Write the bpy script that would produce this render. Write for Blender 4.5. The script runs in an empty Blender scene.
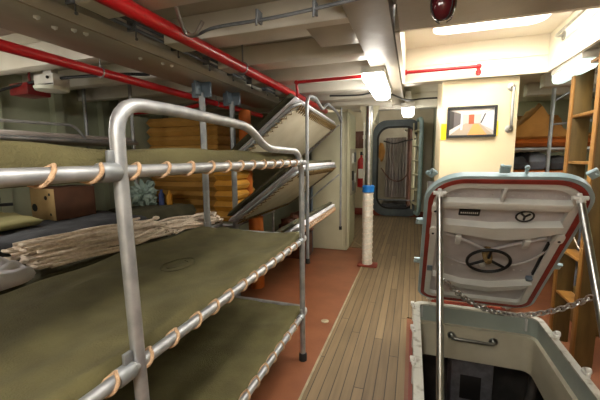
import bpy, bmesh, math, random
from mathutils import Vector, Matrix, noise
random.seed(7)
SC = bpy.context.scene
COL = SC.collection
PI = math.pi
V = Vector

# ------------------------------------------------------------ materials
def lin(h):
    h = h.lstrip('#')
    c = [int(h[i:i+2], 16)/255 for i in (0, 2, 4)]
    return tuple(x/12.92 if x <= .04045 else ((x+.055)/1.055)**2.4 for x in c)
def mat(name, a, b=None, rough=.5, metal=0., scale=6., bump=0., bscale=40., detail=4, stretch=None, trans=0, emit=0, contrast=(.35, .65)):
    m = bpy.data.materials.new(name); m.use_nodes = True
    nt = m.node_tree; N = nt.nodes; L = nt.links
    p = N['Principled BSDF']
    p.inputs['Roughness'].default_value = rough
    p.inputs['Metallic'].default_value = metal
    ca = lin(a)+(1,)
    p.inputs['Base Color'].default_value = ca
    tc = N.new('ShaderNodeTexCoord'); mp = N.new('ShaderNodeMapping')
    L.new(tc.outputs['Object'], mp.inputs['Vector'])
    if stretch: mp.inputs['Scale'].default_value = stretch
    if b:
        nz = N.new('ShaderNodeTexNoise'); nz.inputs['Scale'].default_value = scale; nz.inputs['Detail'].default_value = detail
        L.new(mp.outputs['Vector'], nz.inputs['Vector'])
        r = N.new('ShaderNodeValToRGB')
        r.color_ramp.elements[0].position = contrast[0]; r.color_ramp.elements[1].position = contrast[1]
        r.color_ramp.elements[0].color = ca; r.color_ramp.elements[1].color = lin(b)+(1,)
        L.new(nz.outputs['Fac'], r.inputs['Fac']); L.new(r.outputs['Color'], p.inputs['Base Color'])
    if bump:
        n2 = N.new('ShaderNodeTexNoise'); n2.inputs['Scale'].default_value = bscale; n2.inputs['Detail'].default_value = 3
        L.new(mp.outputs['Vector'], n2.inputs['Vector'])
        bp = N.new('ShaderNodeBump'); bp.inputs['Strength'].default_value = bump; bp.inputs['Distance'].default_value = .01
        L.new(n2.outputs['Fac'], bp.inputs['Height']); L.new(bp.outputs['Normal'], p.inputs['Normal'])
    if trans: p.inputs['Transmission Weight'].default_value = trans
    if emit:
        p.inputs['Emission Color'].default_value = ca; p.inputs['Emission Strength'].default_value = emit
    return m
def planks():
    m = bpy.data.materials.new('deck planks'); m.use_nodes = True
    nt = m.node_tree; N = nt.nodes; L = nt.links; p = N['Principled BSDF']
    p.inputs['Roughness'].default_value = .55
    tc = N.new('ShaderNodeTexCoord'); sx = N.new('ShaderNodeSeparateXYZ'); L.new(tc.outputs['Object'], sx.inputs[0])
    def M(op, a, b=None, c=None):
        n = N.new('ShaderNodeMath'); n.operation = op
        for i, v in enumerate((a, b, c)):
            if v is None: continue
            if isinstance(v, (int, float)): n.inputs[i].default_value = v
            else: L.new(v, n.inputs[i])
        return n.outputs[0]
    W = .07
    q = M('DIVIDE', M('ADD', sx.outputs[0], 10.0), W)
    idx = M('FLOOR', q); fr = M('FRACT', q)
    seam = M('LESS_THAN', M('MINIMUM', fr, M('SUBTRACT', 1.0, fr)), .05)
    off = M('MULTIPLY', M('FRACT', M('MULTIPLY', idx, .618)), 3.1)
    yy = M('DIVIDE', M('ADD', M('ADD', sx.outputs[1], 10.0), off), 2.6)
    yi = M('FLOOR', yy); yf = M('FRACT', yy)
    butt = M('LESS_THAN', yf, .003)
    cx = N.new('ShaderNodeCombineXYZ'); L.new(idx, cx.inputs[0]); L.new(yi, cx.inputs[1])
    wn = N.new('ShaderNodeTexWhiteNoise'); wn.noise_dimensions = '3D'; L.new(cx.outputs[0], wn.inputs['Vector'])
    mp = N.new('ShaderNodeMapping'); mp.inputs['Scale'].default_value = (38, 2.2, 1); L.new(tc.outputs['Object'], mp.inputs[0])
    gr = N.new('ShaderNodeTexNoise'); gr.inputs['Scale'].default_value = 1.; gr.inputs['Detail'].default_value = 5; L.new(mp.outputs[0], gr.inputs['Vector'])
    wr = N.new('ShaderNodeTexNoise'); wr.inputs['Scale'].default_value = 1.6; wr.inputs['Detail'].default_value = 6; L.new(tc.outputs['Object'], wr.inputs['Vector'])
    f = M('ADD', M('MULTIPLY', wn.outputs['Value'], .3), M('ADD', M('MULTIPLY', gr.outputs['Fac'], .5), M('MULTIPLY', wr.outputs['Fac'], .35)))
    r = N.new('ShaderNodeValToRGB'); e = r.color_ramp.elements
    e[0].position = .28; e[0].color = lin('#65533b')+(1,)
    e[1].position = .85; e[1].color = lin('#937d5c')+(1,)
    L.new(f, r.inputs['Fac'])
    mx = N.new('ShaderNodeMix'); mx.data_type = 'RGBA'
    L.new(M('MULTIPLY', M('MAXIMUM', seam, butt), .8), mx.inputs[0]); L.new(r.outputs[0], mx.inputs[6]); mx.inputs[7].default_value = lin('#30261b')+(1,)
    # scuffed pale wear flecks
    L.new(mx.outputs[2], p.inputs['Base Color'])
    bp = N.new('ShaderNodeBump'); bp.inputs['Strength'].default_value = .3; bp.inputs['Distance'].default_value = .004
    L.new(M('SUBTRACT', gr.outputs['Fac'], seam), bp.inputs['Height']); L.new(bp.outputs[0], p.inputs['Normal'])
    return m
M_ = dict(
    cream=mat('cream paint', '#ddd4bc', '#cfc4a6', .42, scale=2.2, bump=.06, bscale=9),
    casing=mat('casing cream paint', '#d8c8a6', '#cfbf9b', .4, scale=1.5, bump=.04, bscale=8),
    trunk=mat('trunk cream paint', '#f3ecdc', '#ede5d2', .4, scale=2),
    ceil=mat('ceiling paint', '#c2bcab', '#aaa494', .4, scale=3., bump=.1, bscale=10),
    beam=mat('beam paint', '#dcd9cd', '#cbc7ba', .38, scale=3., bump=.08, bscale=9),
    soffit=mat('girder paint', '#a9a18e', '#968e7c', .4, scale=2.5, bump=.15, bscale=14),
    hull=mat('hull green grey paint', '#a9ae94', '#989d84', .5, scale=3, bump=.1, bscale=10),
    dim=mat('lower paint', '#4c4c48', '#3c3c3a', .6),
    deck=mat('red deck paint', '#8f593b', '#7d4c31', .42, scale=3, bump=.12, bscale=60),
    redskirt=mat('dark red skirting', '#8b3c2a', '#7a3324', .5, scale=4),
    planks=planks(),
    edge=mat('deck edge strip', '#b0a386', '#958a70', .5, scale=8),
    steel=mat('stainless', '#b9bab8', '#a3a4a2', .3, 1., scale=20),
    galv=mat('galvanised tube', '#a7abad', '#8d9194', .5, .7, scale=9, bump=.1, bscale=30),
    alum=mat('aluminium tube', '#bfc1c3', '#9fa2a6', .48, .75, scale=14, bump=.12, bscale=25),
    bluegrey=mat('blue grey bracket', '#6f7f8c', '#606f7c', .5, scale=10),
    olive=mat('olive canvas', '#605a37', '#514b2c', .92, scale=7, bump=.5, bscale=160, detail=8),
    oliveD=mat('dark olive canvas', '#52503a', '#44422f', .92, scale=7, bump=.5, bscale=120),
    oliveM=mat('faded stencil', '#4c482d', None, .95),
    canvas=mat('cream canvas', '#ddd6bf', '#cfc7ad', .85, scale=4, bump=.2, bscale=120),
    rope=mat('natural rope', '#c9a684', '#a98a6a', .85, scale=60, bump=.6, bscale=200),
    rope2=mat('pale cord', '#f0e2d0', '#d8c8b4', .9, scale=50, bump=.6, bscale=200),
    ropeD=mat('brown lacing', '#8b7347', '#5f4b2c', .9, scale=50),
    ropeW=mat('white painted rope', '#e2ddd0', '#cdc6b5', .7, scale=30),
    red=mat('red pipe paint', '#b8161c', '#a01218', .3, scale=8, bump=.05),
    redD=mat('dark red plastic', '#7c1116', '#5f0d12', .35),
    beacon=mat('dark red lens', '#4a1018', '#2a0a10', .12, scale=8),
    black=mat('black rubber', '#141414', '#1e1e1e', .6),
    dark=mat('dark steel', '#2f3032', '#222324', .45, .6),
    cond=mat('grey conduit', '#7b7f84', '#686c71', .45, .4, scale=20),
    white=mat('white plastic', '#e4e4df', '#d6d6d0', .4),
    lamp=mat('lit diffuser', '#ffffff', None, .5, emit=6),
    lampC=mat('lit diffuser cool', '#e6fff8', None, .5, emit=1.0),
    lampD=mat('unlit diffuser', '#dfe3d6', None, .4),
    yell=mat('ochre foam cover', '#c4954a', '#a97d36', .75, scale=4, bump=.3, bscale=18),
    yell2=mat('bright ochre cover', '#d69c33', '#bd8425', .7, scale=5, bump=.3, bscale=18),
    orange=mat('orange fabric', '#c4691a', '#a95410', .7, scale=5, bump=.2, bscale=20),
    brown=mat('brown canvas', '#b98540', '#a07032', .85, scale=5, bump=.3, bscale=30),
    blueC=mat('dark blue grey wool', '#4a4c50', '#38393d', .95, scale=9, bump=.5, bscale=60),
    carton=mat('tan carton', '#b59a6c', '#a78c5e', .8, scale=6),
    cartonD=mat('brown carton', '#5c3a26', '#4c2f1f', .8, scale=6),
    bag=mat('pale plastic bag', '#a9bdb4', '#8ea39b', .25, scale=12),
    sheet=mat('white cloth', '#dddce2', '#c9c8cf', .9, scale=8, bump=.3),
    blueT=mat('blue tape', '#1673c4', '#1262ad', .5),
    yellowT=mat('yellow tape', '#f2d40c', None, .5),
    lidblue=mat('pale blue rim paint', '#9fb6ba', '#8aa3a9', .4, scale=6),
    gasket=mat('red gasket', '#8e3227', '#7c2a20', .6, scale=12),
    lidgrey=mat('lid grey paint', '#c2bec0', '#b2aeb0', .42, scale=6, bump=.15, bscale=25),
    lidwhite=mat('lid white paint', '#d6d8d4', '#c8cac6', .4, scale=5, bump=.12, bscale=20),
    coam=mat('coaming grey green paint', '#a3ada6', '#949f98', .42, scale=3, bump=.15, bscale=20),
    coamW=mat('coaming cream paint', '#cfc9b4', '#c0baa4', .45, scale=3, bump=.15, bscale=20),
    rim=mat('worn white rim', '#c9c9bf', '#8f8a7a', .5, scale=16, bump=.2, contrast=(.52, .7)),
    wood=mat('varnished wood', '#966a30', '#7a5426', .4, scale=3, stretch=(6, 6, 1), bump=.1),
    woodD=mat('olive weathered wood', '#6e592f', '#574624', .5, scale=3, stretch=(6, 6, 1), bump=.1),
    locker=mat('pale green locker paint', '#ccc9ae', '#c2bfa2', .45, scale=3, bump=.05),
    frameblue=mat('door frame blue grey', '#5b666d', '#4d575e', .45, scale=6),
    curtain=mat('grey hanging sheet', '#b0a8a2', '#98908a', .85, scale=3, bump=.3, bscale=12),
    brownpipe=mat('brown pipe', '#6b4434', '#553427', .6),
    grass=mat('pale olive tarp', '#9a9568', None, .8),
    leather=mat('dark brown leather', '#6d3f29', '#4a2a1c', .6, scale=8),
    blueG=mat('blue plastic', '#2b3f7a', None, .5),
    navy=mat('grey blue cloth', '#6d7078', '#5a5d66', .9, scale=8),
)

# ------------------------------------------------------------ mesh builder
class B:
    def __init__(s): s.bm = bmesh.new()
    def box(s, x0, x1, y0, y1, z0, z1, bev=0, M=None, seg=2):
        r = bmesh.ops.create_cube(s.bm, size=1)['verts']
        m = Matrix.Translation(((x0+x1)/2, (y0+y1)/2, (z0+z1)/2)) @ Matrix.Diagonal((abs(x1-x0), abs(y1-y0), abs(z1-z0), 1))
        bmesh.ops.transform(s.bm, matrix=m, verts=r)
        vs = r
        if bev:
            es = list({e for v in r for e in v.link_edges})
            k = bmesh.ops.bevel(s.bm, geom=es, offset=bev, segments=seg, affect='EDGES', profile=.5)
            vs = list({v for f in k['faces'] for v in f.verts} | {v for v in r if v.is_valid})
            vs = list({v for v0 in vs for f in v0.link_faces for v in f.verts})
        if M is not None: bmesh.ops.transform(s.bm, matrix=M, verts=vs)
        return s
    def obox(s, c, size, rot=None, bev=0):
        M = Matrix.Translation(c) @ (rot.to_4x4() if rot else Matrix())
        return s.box(-size[0]/2, size[0]/2, -size[1]/2, size[1]/2, -size[2]/2, size[2]/2, bev, M)
    def tube(s, pts, r, seg=12, closed=False, cap=True):
        pts = [V(p) for p in pts]; n = len(pts); rs = r if isinstance(r, (list, tuple)) else [r]*n
        rings = []; prev = None
        for i, p in enumerate(pts):
            if closed: t = (pts[(i+1) % n]-pts[i-1])
            else: t = (pts[min(i+1, n-1)]-pts[max(i-1, 0)])
            t.normalize()
            if prev is None:
                a = V((0, 0, 1)) if abs(t.z) < .9 else V((1, 0, 0))
                u = t.cross(a).normalized()
            else:
                u = (prev - t*prev.dot(t)).normalized()
            prev = u; w = t.cross(u)
            rings.append([s.bm.verts.new(p+(u*math.cos(2*PI*k/seg)+w*math.sin(2*PI*k/seg))*rs[i]) for k in range(seg)])
        for i in range(n if closed else n-1):
            a, b = rings[i], rings[(i+1) % n]
            for k in range(seg):
                try: s.bm.faces.new((a[k], a[(k+1) % seg], b[(k+1) % seg], b[k]))
                except ValueError: pass
        if cap and not closed:
            s.bm.faces.new(rings[0][::-1]); s.bm.faces.new(rings[-1])
        return s
    def prism(s, poly, M, h):
        """poly in xy, extruded z 0..h, then transformed by M"""
        a = [s.bm.verts.new(M @ V((x, y, 0))) for x, y in poly]
        b = [s.bm.verts.new(M @ V((x, y, h))) for x, y in poly]
        n = len(poly)
        s.bm.faces.new(a[::-1]); s.bm.faces.new(b)
        for i in range(n): s.bm.faces.new((a[i], a[(i+1) % n], b[(i+1) % n], b[i]))
        return s
    def ring(s, outer, inner, M, h, z0=0):
        n = len(outer)
        q = [[s.bm.verts.new(M @ V((x, y, z))) for x, y in p] for p, z in ((outer, z0), (inner, z0), (outer, z0+h), (inner, z0+h))]
        for i in range(n):
            j = (i+1) % n
            s.bm.faces.new((q[0][j], q[0][i], q[1][i], q[1][j]))
            s.bm.faces.new((q[2][i], q[2][j], q[3][j], q[3][i]))
            s.bm.faces.new((q[0][i], q[0][j], q[2][j], q[2][i]))
            s.bm.faces.new((q[1][j], q[1][i], q[3][i], q[3][j]))
        return s
    def lathe(s, prof, c, axis=(0, 0, 1), seg=20):
        ax = V(axis).normalized(); a = V((0, 0, 1)) if abs(ax.z) < .9 else V((1, 0, 0))
        u = ax.cross(a).normalized(); w = ax.cross(u); c = V(c)
        rings = [[s.bm.verts.new(c+ax*z+(u*math.cos(2*PI*k/seg)+w*math.sin(2*PI*k/seg))*max(r, 1e-4)) for k in range(seg)] for r, z in prof]
        for a_, b_ in zip(rings, rings[1:]):
            for k in range(seg): s.bm.faces.new((a_[k], a_[(k+1) % seg], b_[(k+1) % seg], b_[k]))
        s.bm.faces.new(rings[0][::-1]); s.bm.faces.new(rings[-1])
        return s
    def slab(s, x0, x1, y0, y1, z0, z1, r=.05, nx=24, ny=40, amp=.006, fr=3., sag=0, seed=0, M=None, top=None, ridge=0):
        """soft mattress-like slab with rounded edges and wrinkles"""
        zm = (z0+z1)/2; h = (z1-z0)/2
        T = []; Bt = []
        for i in range(nx+1):
            ti, bi = [], []
            fx = i/nx; fx = .5-.5*math.cos(PI*fx) if nx > 6 else fx
            for j in range(ny+1):
                fy = j/ny
                fy = fy if ny > 60 else fy
                x = x0+(x1-x0)*fx; y = y0+(y1-y0)*fy
                d = min(x-x0, x1-x, y-y0, y1-y)
                k = min(d/r, 1.); k = math.sqrt(max(0, 1-(1-k)**2))
                nz = noise.noise(V((x*fr+seed, y*fr, seed)))*amp + noise.noise(V((x*fr*3+seed, y*fr*1.3+x*2, seed+4)))*amp*.6
                if ridge: nz += ridge*(1-abs(noise.noise(V((x*2.2+y*1.1+seed, y*.9-x*2, seed+9))))*4)*.5 if abs(noise.noise(V((x*2.2+y*1.1+seed, y*.9-x*2, seed+9)))) < .25 else 0
                sg = sag*math.sin(PI*fx)*math.sin(PI*min(1, max(0, fy)))
                t = top(x, y) if top else 0
                pt = V((x, y, zm+h*k+nz*k-sg+t*k)); pb = V((x, y, zm-h*k-sg))
                if d < 1e-6:
                    v = s.bm.verts.new(M @ pt if M else pt); ti.append(v); bi.append(v)
                else:
                    ti.append(s.bm.verts.new(M @ pt if M else pt)); bi.append(s.bm.verts.new(M @ pb if M else pb))
            T.append(ti); Bt.append(bi)
        for i in range(nx):
            for j in range(ny):
                f = (T[i][j], T[i+1][j], T[i+1][j+1], T[i][j+1])
                g = (Bt[i][j+1], Bt[i+1][j+1], Bt[i+1][j], Bt[i][j])
                for q in (f, g):
                    try: s.bm.faces.new(q)
                    except ValueError: pass
        return s
    def ball(s, c, r, sub=3, sc=(1, 1, 1), amp=0, fr=3, M=None):
        vs = bmesh.ops.create_icosphere(s.bm, subdivisions=sub, radius=1)['verts']
        for v in vs:
            n = v.co.copy(); k = 1+amp*noise.noise(n*fr+V(c))+amp*.5*noise.noise(n*fr*2.7+V(c))
            v.co = V((n.x*sc[0], n.y*sc[1], n.z*sc[2]))*r*k+V(c)
        return s

def rrect(x0, x1, y0, y1, r, seg=6):
    out = []
    rr = r if isinstance(r, (tuple, list)) else (r,)*4     # order: x1y1, x0y1, x0y0, x1y0
    for (cx, cy, a0, q) in ((x1-rr[0], y1-rr[0], 0, rr[0]), (x0+rr[1], y1-rr[1], 90, rr[1]), (x0+rr[2], y0+rr[2], 180, rr[2]), (x1-rr[3], y0+rr[3], 270, rr[3])):
        for k in range(seg+1):
            a = math.radians(a0+90*k/seg); out.append((cx+q*math.cos(a), cy+q*math.sin(a)))
    return out
def fillet(pts, r, seg=7):
    pts = [V(p) for p in pts]; out = [pts[0]]
    for i in range(1, len(pts)-1):
        p = pts[i]; a = (pts[i-1]-p); b = (pts[i+1]-p)
        rr = r[i-1] if isinstance(r, (list, tuple)) else r
        d = min(rr, a.length*.48, b.length*.48)
        A = p+a.normalized()*d; C = p+b.normalized()*d
        for k in range(seg+1):
            t = k/seg; out.append(A*(1-t)**2+p*2*t*(1-t)+C*t*t)
    out.append(pts[-1]); return out
def smooth(pts, n=6):
    P = [V(p) for p in pts]; P = [P[0]*2-P[1]]+P+[P[-1]*2-P[-2]]; out = []
    for i in range(1, len(P)-2):
        for k in range(n):
            t = k/n; a, b, c, d = P[i-1:i+3]
            out.append(.5*((2*b)+(c-a)*t+(2*a-5*b+4*c-d)*t*t+(3*b-a-3*c+d)*t**3))
    out.append(P[-2]); return out

def O(name, b, m, parent=None, label=None, kind=None, local=False, ang=40):
    bm = b.bm if isinstance(b, B) else b
    if parent is not None and not local:
        root = parent
        while root.parent is not None: root = root.parent
        bmesh.ops.transform(bm, matrix=root_matrix(root).inverted(), verts=bm.verts[:])
    bmesh.ops.recalc_face_normals(bm, faces=bm.faces[:])
    me = bpy.data.meshes.new(name); bm.to_mesh(me); bm.free()
    me.materials.append(M_[m])
    me.polygons.foreach_set('use_smooth', [True]*len(me.polygons))
    me.set_sharp_from_angle(angle=math.radians(ang))
    o = bpy.data.objects.new(name, me); COL.objects.link(o)
    if parent is not None: o.parent = parent
    if label: o['label'] = label
    if kind: o['kind'] = kind
    return o
def root_matrix(r): return Matrix.Translation(r.location) @ r.rotation_euler.to_matrix().to_4x4()
def S(name, b, m): return O(name, b, m, kind='structure')
def tag(o, label, cat, group=None):
    o['label'] = label; o['category'] = cat
    if group: o['group'] = group
    return o
def T(name, label, cat, loc=(0, 0, 0), group=None, rot=(0, 0, 0)):
    o = bpy.data.objects.new(name, None); COL.objects.link(o); o.location = loc; o.rotation_euler = rot
    o.empty_display_size = .1
    return tag(o, label, cat, group)
def dup(root, loc, label, group=None, rot=None):
    r = root.copy(); COL.objects.link(r); r.location = loc
    if rot is not None: r.rotation_euler = rot
    r['label'] = label
    if group: r['group'] = group
    for ch in list(root.children):
        c = ch.copy(); COL.objects.link(c); c.parent = r
        for g in ch.children:
            d = g.copy(); COL.objects.link(d); d.parent = c
    return r
I4 = Matrix()

# ------------------------------------------------------------ the setting
ZB, ZC = 2.35, 2.5
# hatch opening in deck x .1-.97, y 1.6-3.0
f = B()
f.box(-4, .09, -1.6, 9.4, -.12, 0); f.box(.98, 3.2, -1.6, 9.4, -.12, 0)
f.box(.09, .98, -1.6, 1.59, -.12, 0); f.box(.09, .98, 3.01, 9.4, -.12, 0)
S('floor', f, 'deck')
f = B(); f.box(-.65, -.005, -1.6, 9.2, 0, .012); f.box(-.004, .26, 3.3, 9.2, 0, .012); f.box(-1.45, -.65, 5.75, 9.2, 0, .012)
S('floor_planks', f, 'planks')
f = B(); f.box(-.668, -.651, -1.6, 5.6, 0, .016, .003)
f.tube([(-.66, 5.6, .008), (-1.0, 6.1, .008)], .012)
S('trim_1', f, 'edge')
# hull sides
w = B(); w.box(-4.1, -4.0, -1.6, 9.4, 0, 2.6); S('wall_left', w, 'hull')
w = B(); w.box(3.2, 3.3, -1.6, 9.4, 0, 2.6); S('wall_right', w, 'hull')
w = B(); w.box(-4.1, 3.3, -1.7, -1.6, 0, 2.6); S('wall_front', w, 'cream')
for y in [.3+.62*i for i in range(10)]:
    w = B(); w.box(-4., -3.86, y, y+.02, 0, 2.5); w.box(-3.87, -3.855, y-.04, y+.06, 0, 2.5); S('hull_frame', w, 'hull')
for z in (1.35, 1.75):
    w = B(); w.box(-3.99, -3.9, -1.5, 6.1, z, z+.03, .004); S('hull_stringer', w, 'hull')
w = B(); w.box(-4, -1.66, 6.2, 6.3, 0, 2.5); S('wall_partition', w, 'hull')
w = B(); w.box(.5, 3.2, 6.6, 6.7, 0, 2.5); S('wall_partition', w, 'hull')
w = B(); w.box(.46, .52, 4.5, 9.2, 0, 3.05); S('wall_corridor', w, 'hull')
w = B(); w.box(-1.8, -1.72, 6.3, 9.2, 0, 3.05); S('wall_corridor', w, 'cream')
# far bulkhead with oval doorway
w = B(); y0, y1 = 9.2, 9.26
w.box(-1.8, -.93, y0, y1, 0, 3.05); w.box(.12, .6, y0, y1, 0, 3.05); w.box(-.93, .12, y0, y1, 2.4, 3.05); w.box(-.93, .12, y0, y1, 0, .22)
S('wall_back', w, 'cream')
w = B(); w.box(-1.72, -1.02, 9.17, 9.2, .012, .2, .004); w.box(-1.02, .46, 9.17, 9.2, .012, .16, .004); S('baseboard_back', w, 'redskirt')
d1 = T('door_1', 'far rounded watertight doorway', 'door', (-.4, 9.2, 0)); del d1['label']; del d1['category']; d1['kind'] = 'structure'
MY = Matrix(((1, 0, 0, 0), (0, 0, 1, 0), (0, 1, 0, 0), (0, 0, 0, 1)))   # poly xy -> world xz, extrude +y
def atY(y): return Matrix.Translation((0, y, 0)) @ MY
w = B(); w.ring(rrect(-1.03, .24, .03, 2.56, .36, 10), rrect(-.9, .09, .24, 2.38, .3, 10), atY(9.1), .2); O('door_frame', w, 'frameblue', d1)
w = B(); w.ring(rrect(-.92, .11, .22, 2.4, .32, 10), rrect(-.87, .06, .27, 2.35, .28, 10), atY(9.08), .02); O('sealing_edge', w, 'dark', d1)
# open leaf swung towards the camera on the right
lf = T('door_leaf', 'x', 'x', (.28, 8.62, 0)); del lf['label']; del lf['category']; lf['kind'] = 'structure'
R = Matrix.Translation((.17, 8.45, 0)) @ Matrix.Rotation(math.radians(9), 4, 'Z')
w = B(); w.box(0, .03, 0, .62, .2, 2.5, .01, R); O('door_panel', w, 'locker', lf)
w = B()
for k in range(6): w.box(-.09, 0, .02, .6, .42+.36*k, .45+.36*k, .004, R)
w.box(-.1, -.07, .56, .6, .25, 2.45, .004, R)
O('stiffener', w, 'locker', lf)
w = B(); P = [(.015, 0, .3), (.015, 0, 2.4)]
w.tube(fillet([R @ V(p) for p in [(0, .5, .18), (0, -.01, .2), (0, -.01, 2.5), (0, .5, 2.52)]], .2), .05, 12); O('door_rim', w, 'lidblue', lf)
# room beyond
w = B(); w.box(-1.8, -1.7, 9.3, 11.2, 0, 3.05); w.box(.9, 1., 9.3, 11.2, 0, 3.05); w.box(-1.8, 1, 11.2, 11.3, 0, 3.05); w.box(-1.8, 1, 9.4, 11.3, -.12, 0); S('wall_beyond', w, 'soffit')

# ceiling plates with trunk opening x -.1..1.12, y 2.2..3.65
c = B()
c.box(-4.1, -.14, -1.7, 5.75, ZC, ZC+.08); c.box(1.16, 3.3, -1.7, 6.7, ZC, ZC+.08)
c.box(-.14, 1.16, -1.7, 2.165, ZC, ZC+.08); c.box(-.14, 1.16, 3.69, 5.75, ZC, ZC+.08)
c.box(-4.1, -1.7, 5.75, 6.3, ZC, ZC+.08)
c.box(-1.8, 1.1, 5.75, 11.3, 3.05, 3.13); c.box(-1.8, .6, 5.7, 5.78, 2.5, 3.1)
S('ceiling', c, 'ceil')
# transverse beams
ys = [-1.2, -.58, .04, .66, 1.27, 1.88, 2.52, 3.14, 3.75, 4.36, 4.95]
for y in ys:
    x1 = -.35 if y > 1.7 else -.35
    b = B(); b.box(-1.58, x1, y, y+.19, ZB, ZC, .006); S('ceiling_beam', b, 'beam')
    b = B(); b.box(-4, -2.05, y, y+.12, ZB-.02, ZC, .006); S('ceiling_beam', b, 'beam')
    b = B(); b.box(1.32, 3.2, y, y+.14, ZB, ZC, .006); S('ceiling_beam', b, 'beam')
# flat plating round the hatch trunk
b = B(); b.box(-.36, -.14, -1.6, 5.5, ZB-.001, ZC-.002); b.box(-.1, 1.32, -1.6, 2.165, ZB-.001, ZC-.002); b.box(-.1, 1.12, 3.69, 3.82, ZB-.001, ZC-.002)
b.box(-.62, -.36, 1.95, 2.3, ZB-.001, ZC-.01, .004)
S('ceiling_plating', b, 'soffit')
b = B(); b.box(-.9, .46, 5.1, 5.3, 2.3, ZC, .006); S('ceiling_beam', b, 'beam')
b = B(); b.box(-1.22, -.3, 4.62, 4.98, 2.31, 2.37, .008); S('ceiling_beam', b, 'beam')
# longitudinal girder
b = B(); b.box(-1.98, -1.76, -1.6, 4.3, 2.35, ZC, .008); S('ceiling_girder', b, 'beam')
b = B(); b.box(-2.08, -1.664, -1.6, 4.3, 2.3, 2.36, .004); S('ceiling_girder', b, 'beam')
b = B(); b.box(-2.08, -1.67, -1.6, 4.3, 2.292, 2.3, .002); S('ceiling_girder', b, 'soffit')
b = B()
for (x, y) in ((-1.75, 1.2), (-1.8, 1.32), (-1.74, 1.38), (-1.73, 1.44), (-1.8, 1.9), (-1.74, 2.05), (-1.72, 2.12)): b.ball((x, y, 2.29), .014, 2, amp=.3)
S('girder_weld', b, 'white')
# trunk
b = B(); za, zb = ZB, 2.68
b.box(-.13, -.1, 2.17, 3.68, za, zb+.3); b.box(1.12, 1.15, 2.17, 3.68, za, zb+.3); b.box(-.13, 1.15, 2.17, 2.2, za, zb+.3); b.box(-.1, 1.12, 3.65, 3.68, za, zb+.3)
b.box(-.1, 1.12, 3.638, 3.65, 2.5, 2.512)
S('hatch_trunk', b, 'trunk')
b = B(); b.ring(rrect(-.1, 1.12, 2.2, 3.65, .002, 8), rrect(.13, .97, 2.26, 3.36, .12, 8), Matrix.Translation((0, 0, 2.68)), .3); S('hatch_trunk_top', b, 'trunk')
# screened casing that faces the camera behind the lid
b = B(); b.box(.26, .93, 3.72, 4.5, 0, ZB+.14, .008); S('wall_casing', b, 'casing')
b = B(); b.box(.24, .95, 3.70, 4.52, 0, .06, .004); S('baseboard_casing', b, 'redskirt')
# lower compartment
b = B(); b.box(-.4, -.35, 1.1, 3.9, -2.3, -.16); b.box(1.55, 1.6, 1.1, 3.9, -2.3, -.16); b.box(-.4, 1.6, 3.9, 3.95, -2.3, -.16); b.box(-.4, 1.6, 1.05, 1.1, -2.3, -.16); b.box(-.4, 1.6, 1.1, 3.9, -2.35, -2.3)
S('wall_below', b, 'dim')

# ------------------------------------------------------------ pipes and conduits
t = T('fire_main_pipe', 'thick bright red pipe running under the ceiling along the bunk side', 'pipe', (-1.28, 2, 2.3))
b = B(); b.tube([(-1.28, -1.5, 2.3), (-1.28, 5.0, 2.3)], .038, 18); O('pipe_run', b, 'red', t)
for y in (.98, 2.4, 3.9):
    b = B(); b.tube([V((-1.28, y, 2.3))+V((math.cos(a), 0, math.sin(a)))*.042 for a in [2*PI*k/20 for k in range(20)]], .005, 6, True)
    b.tube([(-1.28, y, 2.34), (-1.28, y, 2.495)], .006); O('pipe_strap', b, 'galv', t)
t = T('overhead_pipe', 'dark red pipe running left of the girder above the stacked cushions', 'pipe', (-2.13, 2, 2.25))
b = B(); b.tube([(-2.17, -1.5, 2.23), (-2.17, 4.6, 2.23)], .032, 16); O('pipe_run', b, 'red', t)
for y in (1.9, 3.4):
    b = B(); b.tube([V((-2.17, y, 2.23))+V((math.cos(a), 0, math.sin(a)))*.036 for a in [2*PI*k/18 for k in range(18)]], .005, 6, True); b.tube([(-2.17, y, 2.26), (-2.17, y, 2.5)], .005); O('pipe_strap', b, 'galv', t)
b = B(); b.tube(fillet([(-2.17, 3.2, 2.2), (-2.6, 3.25, 2.16), (-3.3, 3.25, 2.16)], .06), .022, 12); b.lathe([(.04, 0), (.04, .08)], (-3.3, 3.25, 2.12), seg=12)
tag(O('branch_pipe', b, 'red'), 'thin red branch pipe crossing left above the cushion stack', 'pipe')
t = T('drop_pipe', 'thin red pipe with a right-angle drop beside the white ceiling light', 'pipe', (-1, 3.05, 2.3))
b = B(); b.tube(fillet([(-.44, 3.04, 2.31), (-1.07, 3.06, 2.31), (-1.07, 3.1, 2.19), (-1.25, 3.3, 2.17)], .03), .014, 12); O('pipe_run', b, 'red', t)
b = B(); b.ball((-1.07, 3.06, 2.31), .021, 2); O('elbow', b, 'red', t)
t = T('trunk_pipe', 'red pipe with an elbow crossing the bright hatch trunk wall', 'pipe', (0, 3.6, 2.43))
b = B(); b.tube(fillet([(-.085, 3.56, 2.43), (.55, 3.56, 2.43), (.55, 3.56, 2.35)], .03), .016, 12); O('pipe_run', b, 'red', t)
b = B(); b.ball((.55, 3.56, 2.43), .026, 2); b.lathe([(.024, 0), (.024, .03)], (.55, 3.56, 2.36), seg=14); O('elbow', b, 'red', t)
b = B(); b.lathe([(.026, 0), (.026, .015)], (-.1, 3.56, 2.43), (1, 0, 0), 14); O('flange', b, 'red', t)
b = B(); b.tube([(-.15, 6.6, 2.72), (.46, 6.6, 2.72)], .03, 12); b.box(-.15, -.1, 6.57, 6.63, 2.68, 2.76)
tag(O('passage_pipe', b, 'red'), 'short red pipe high in the passage right of the small far light', 'pipe')
t = T('girder_conduit', 'pair of grey conduits clipped along the side of the long girder', 'conduit', (-1.6, 2, 2.38))
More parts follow.
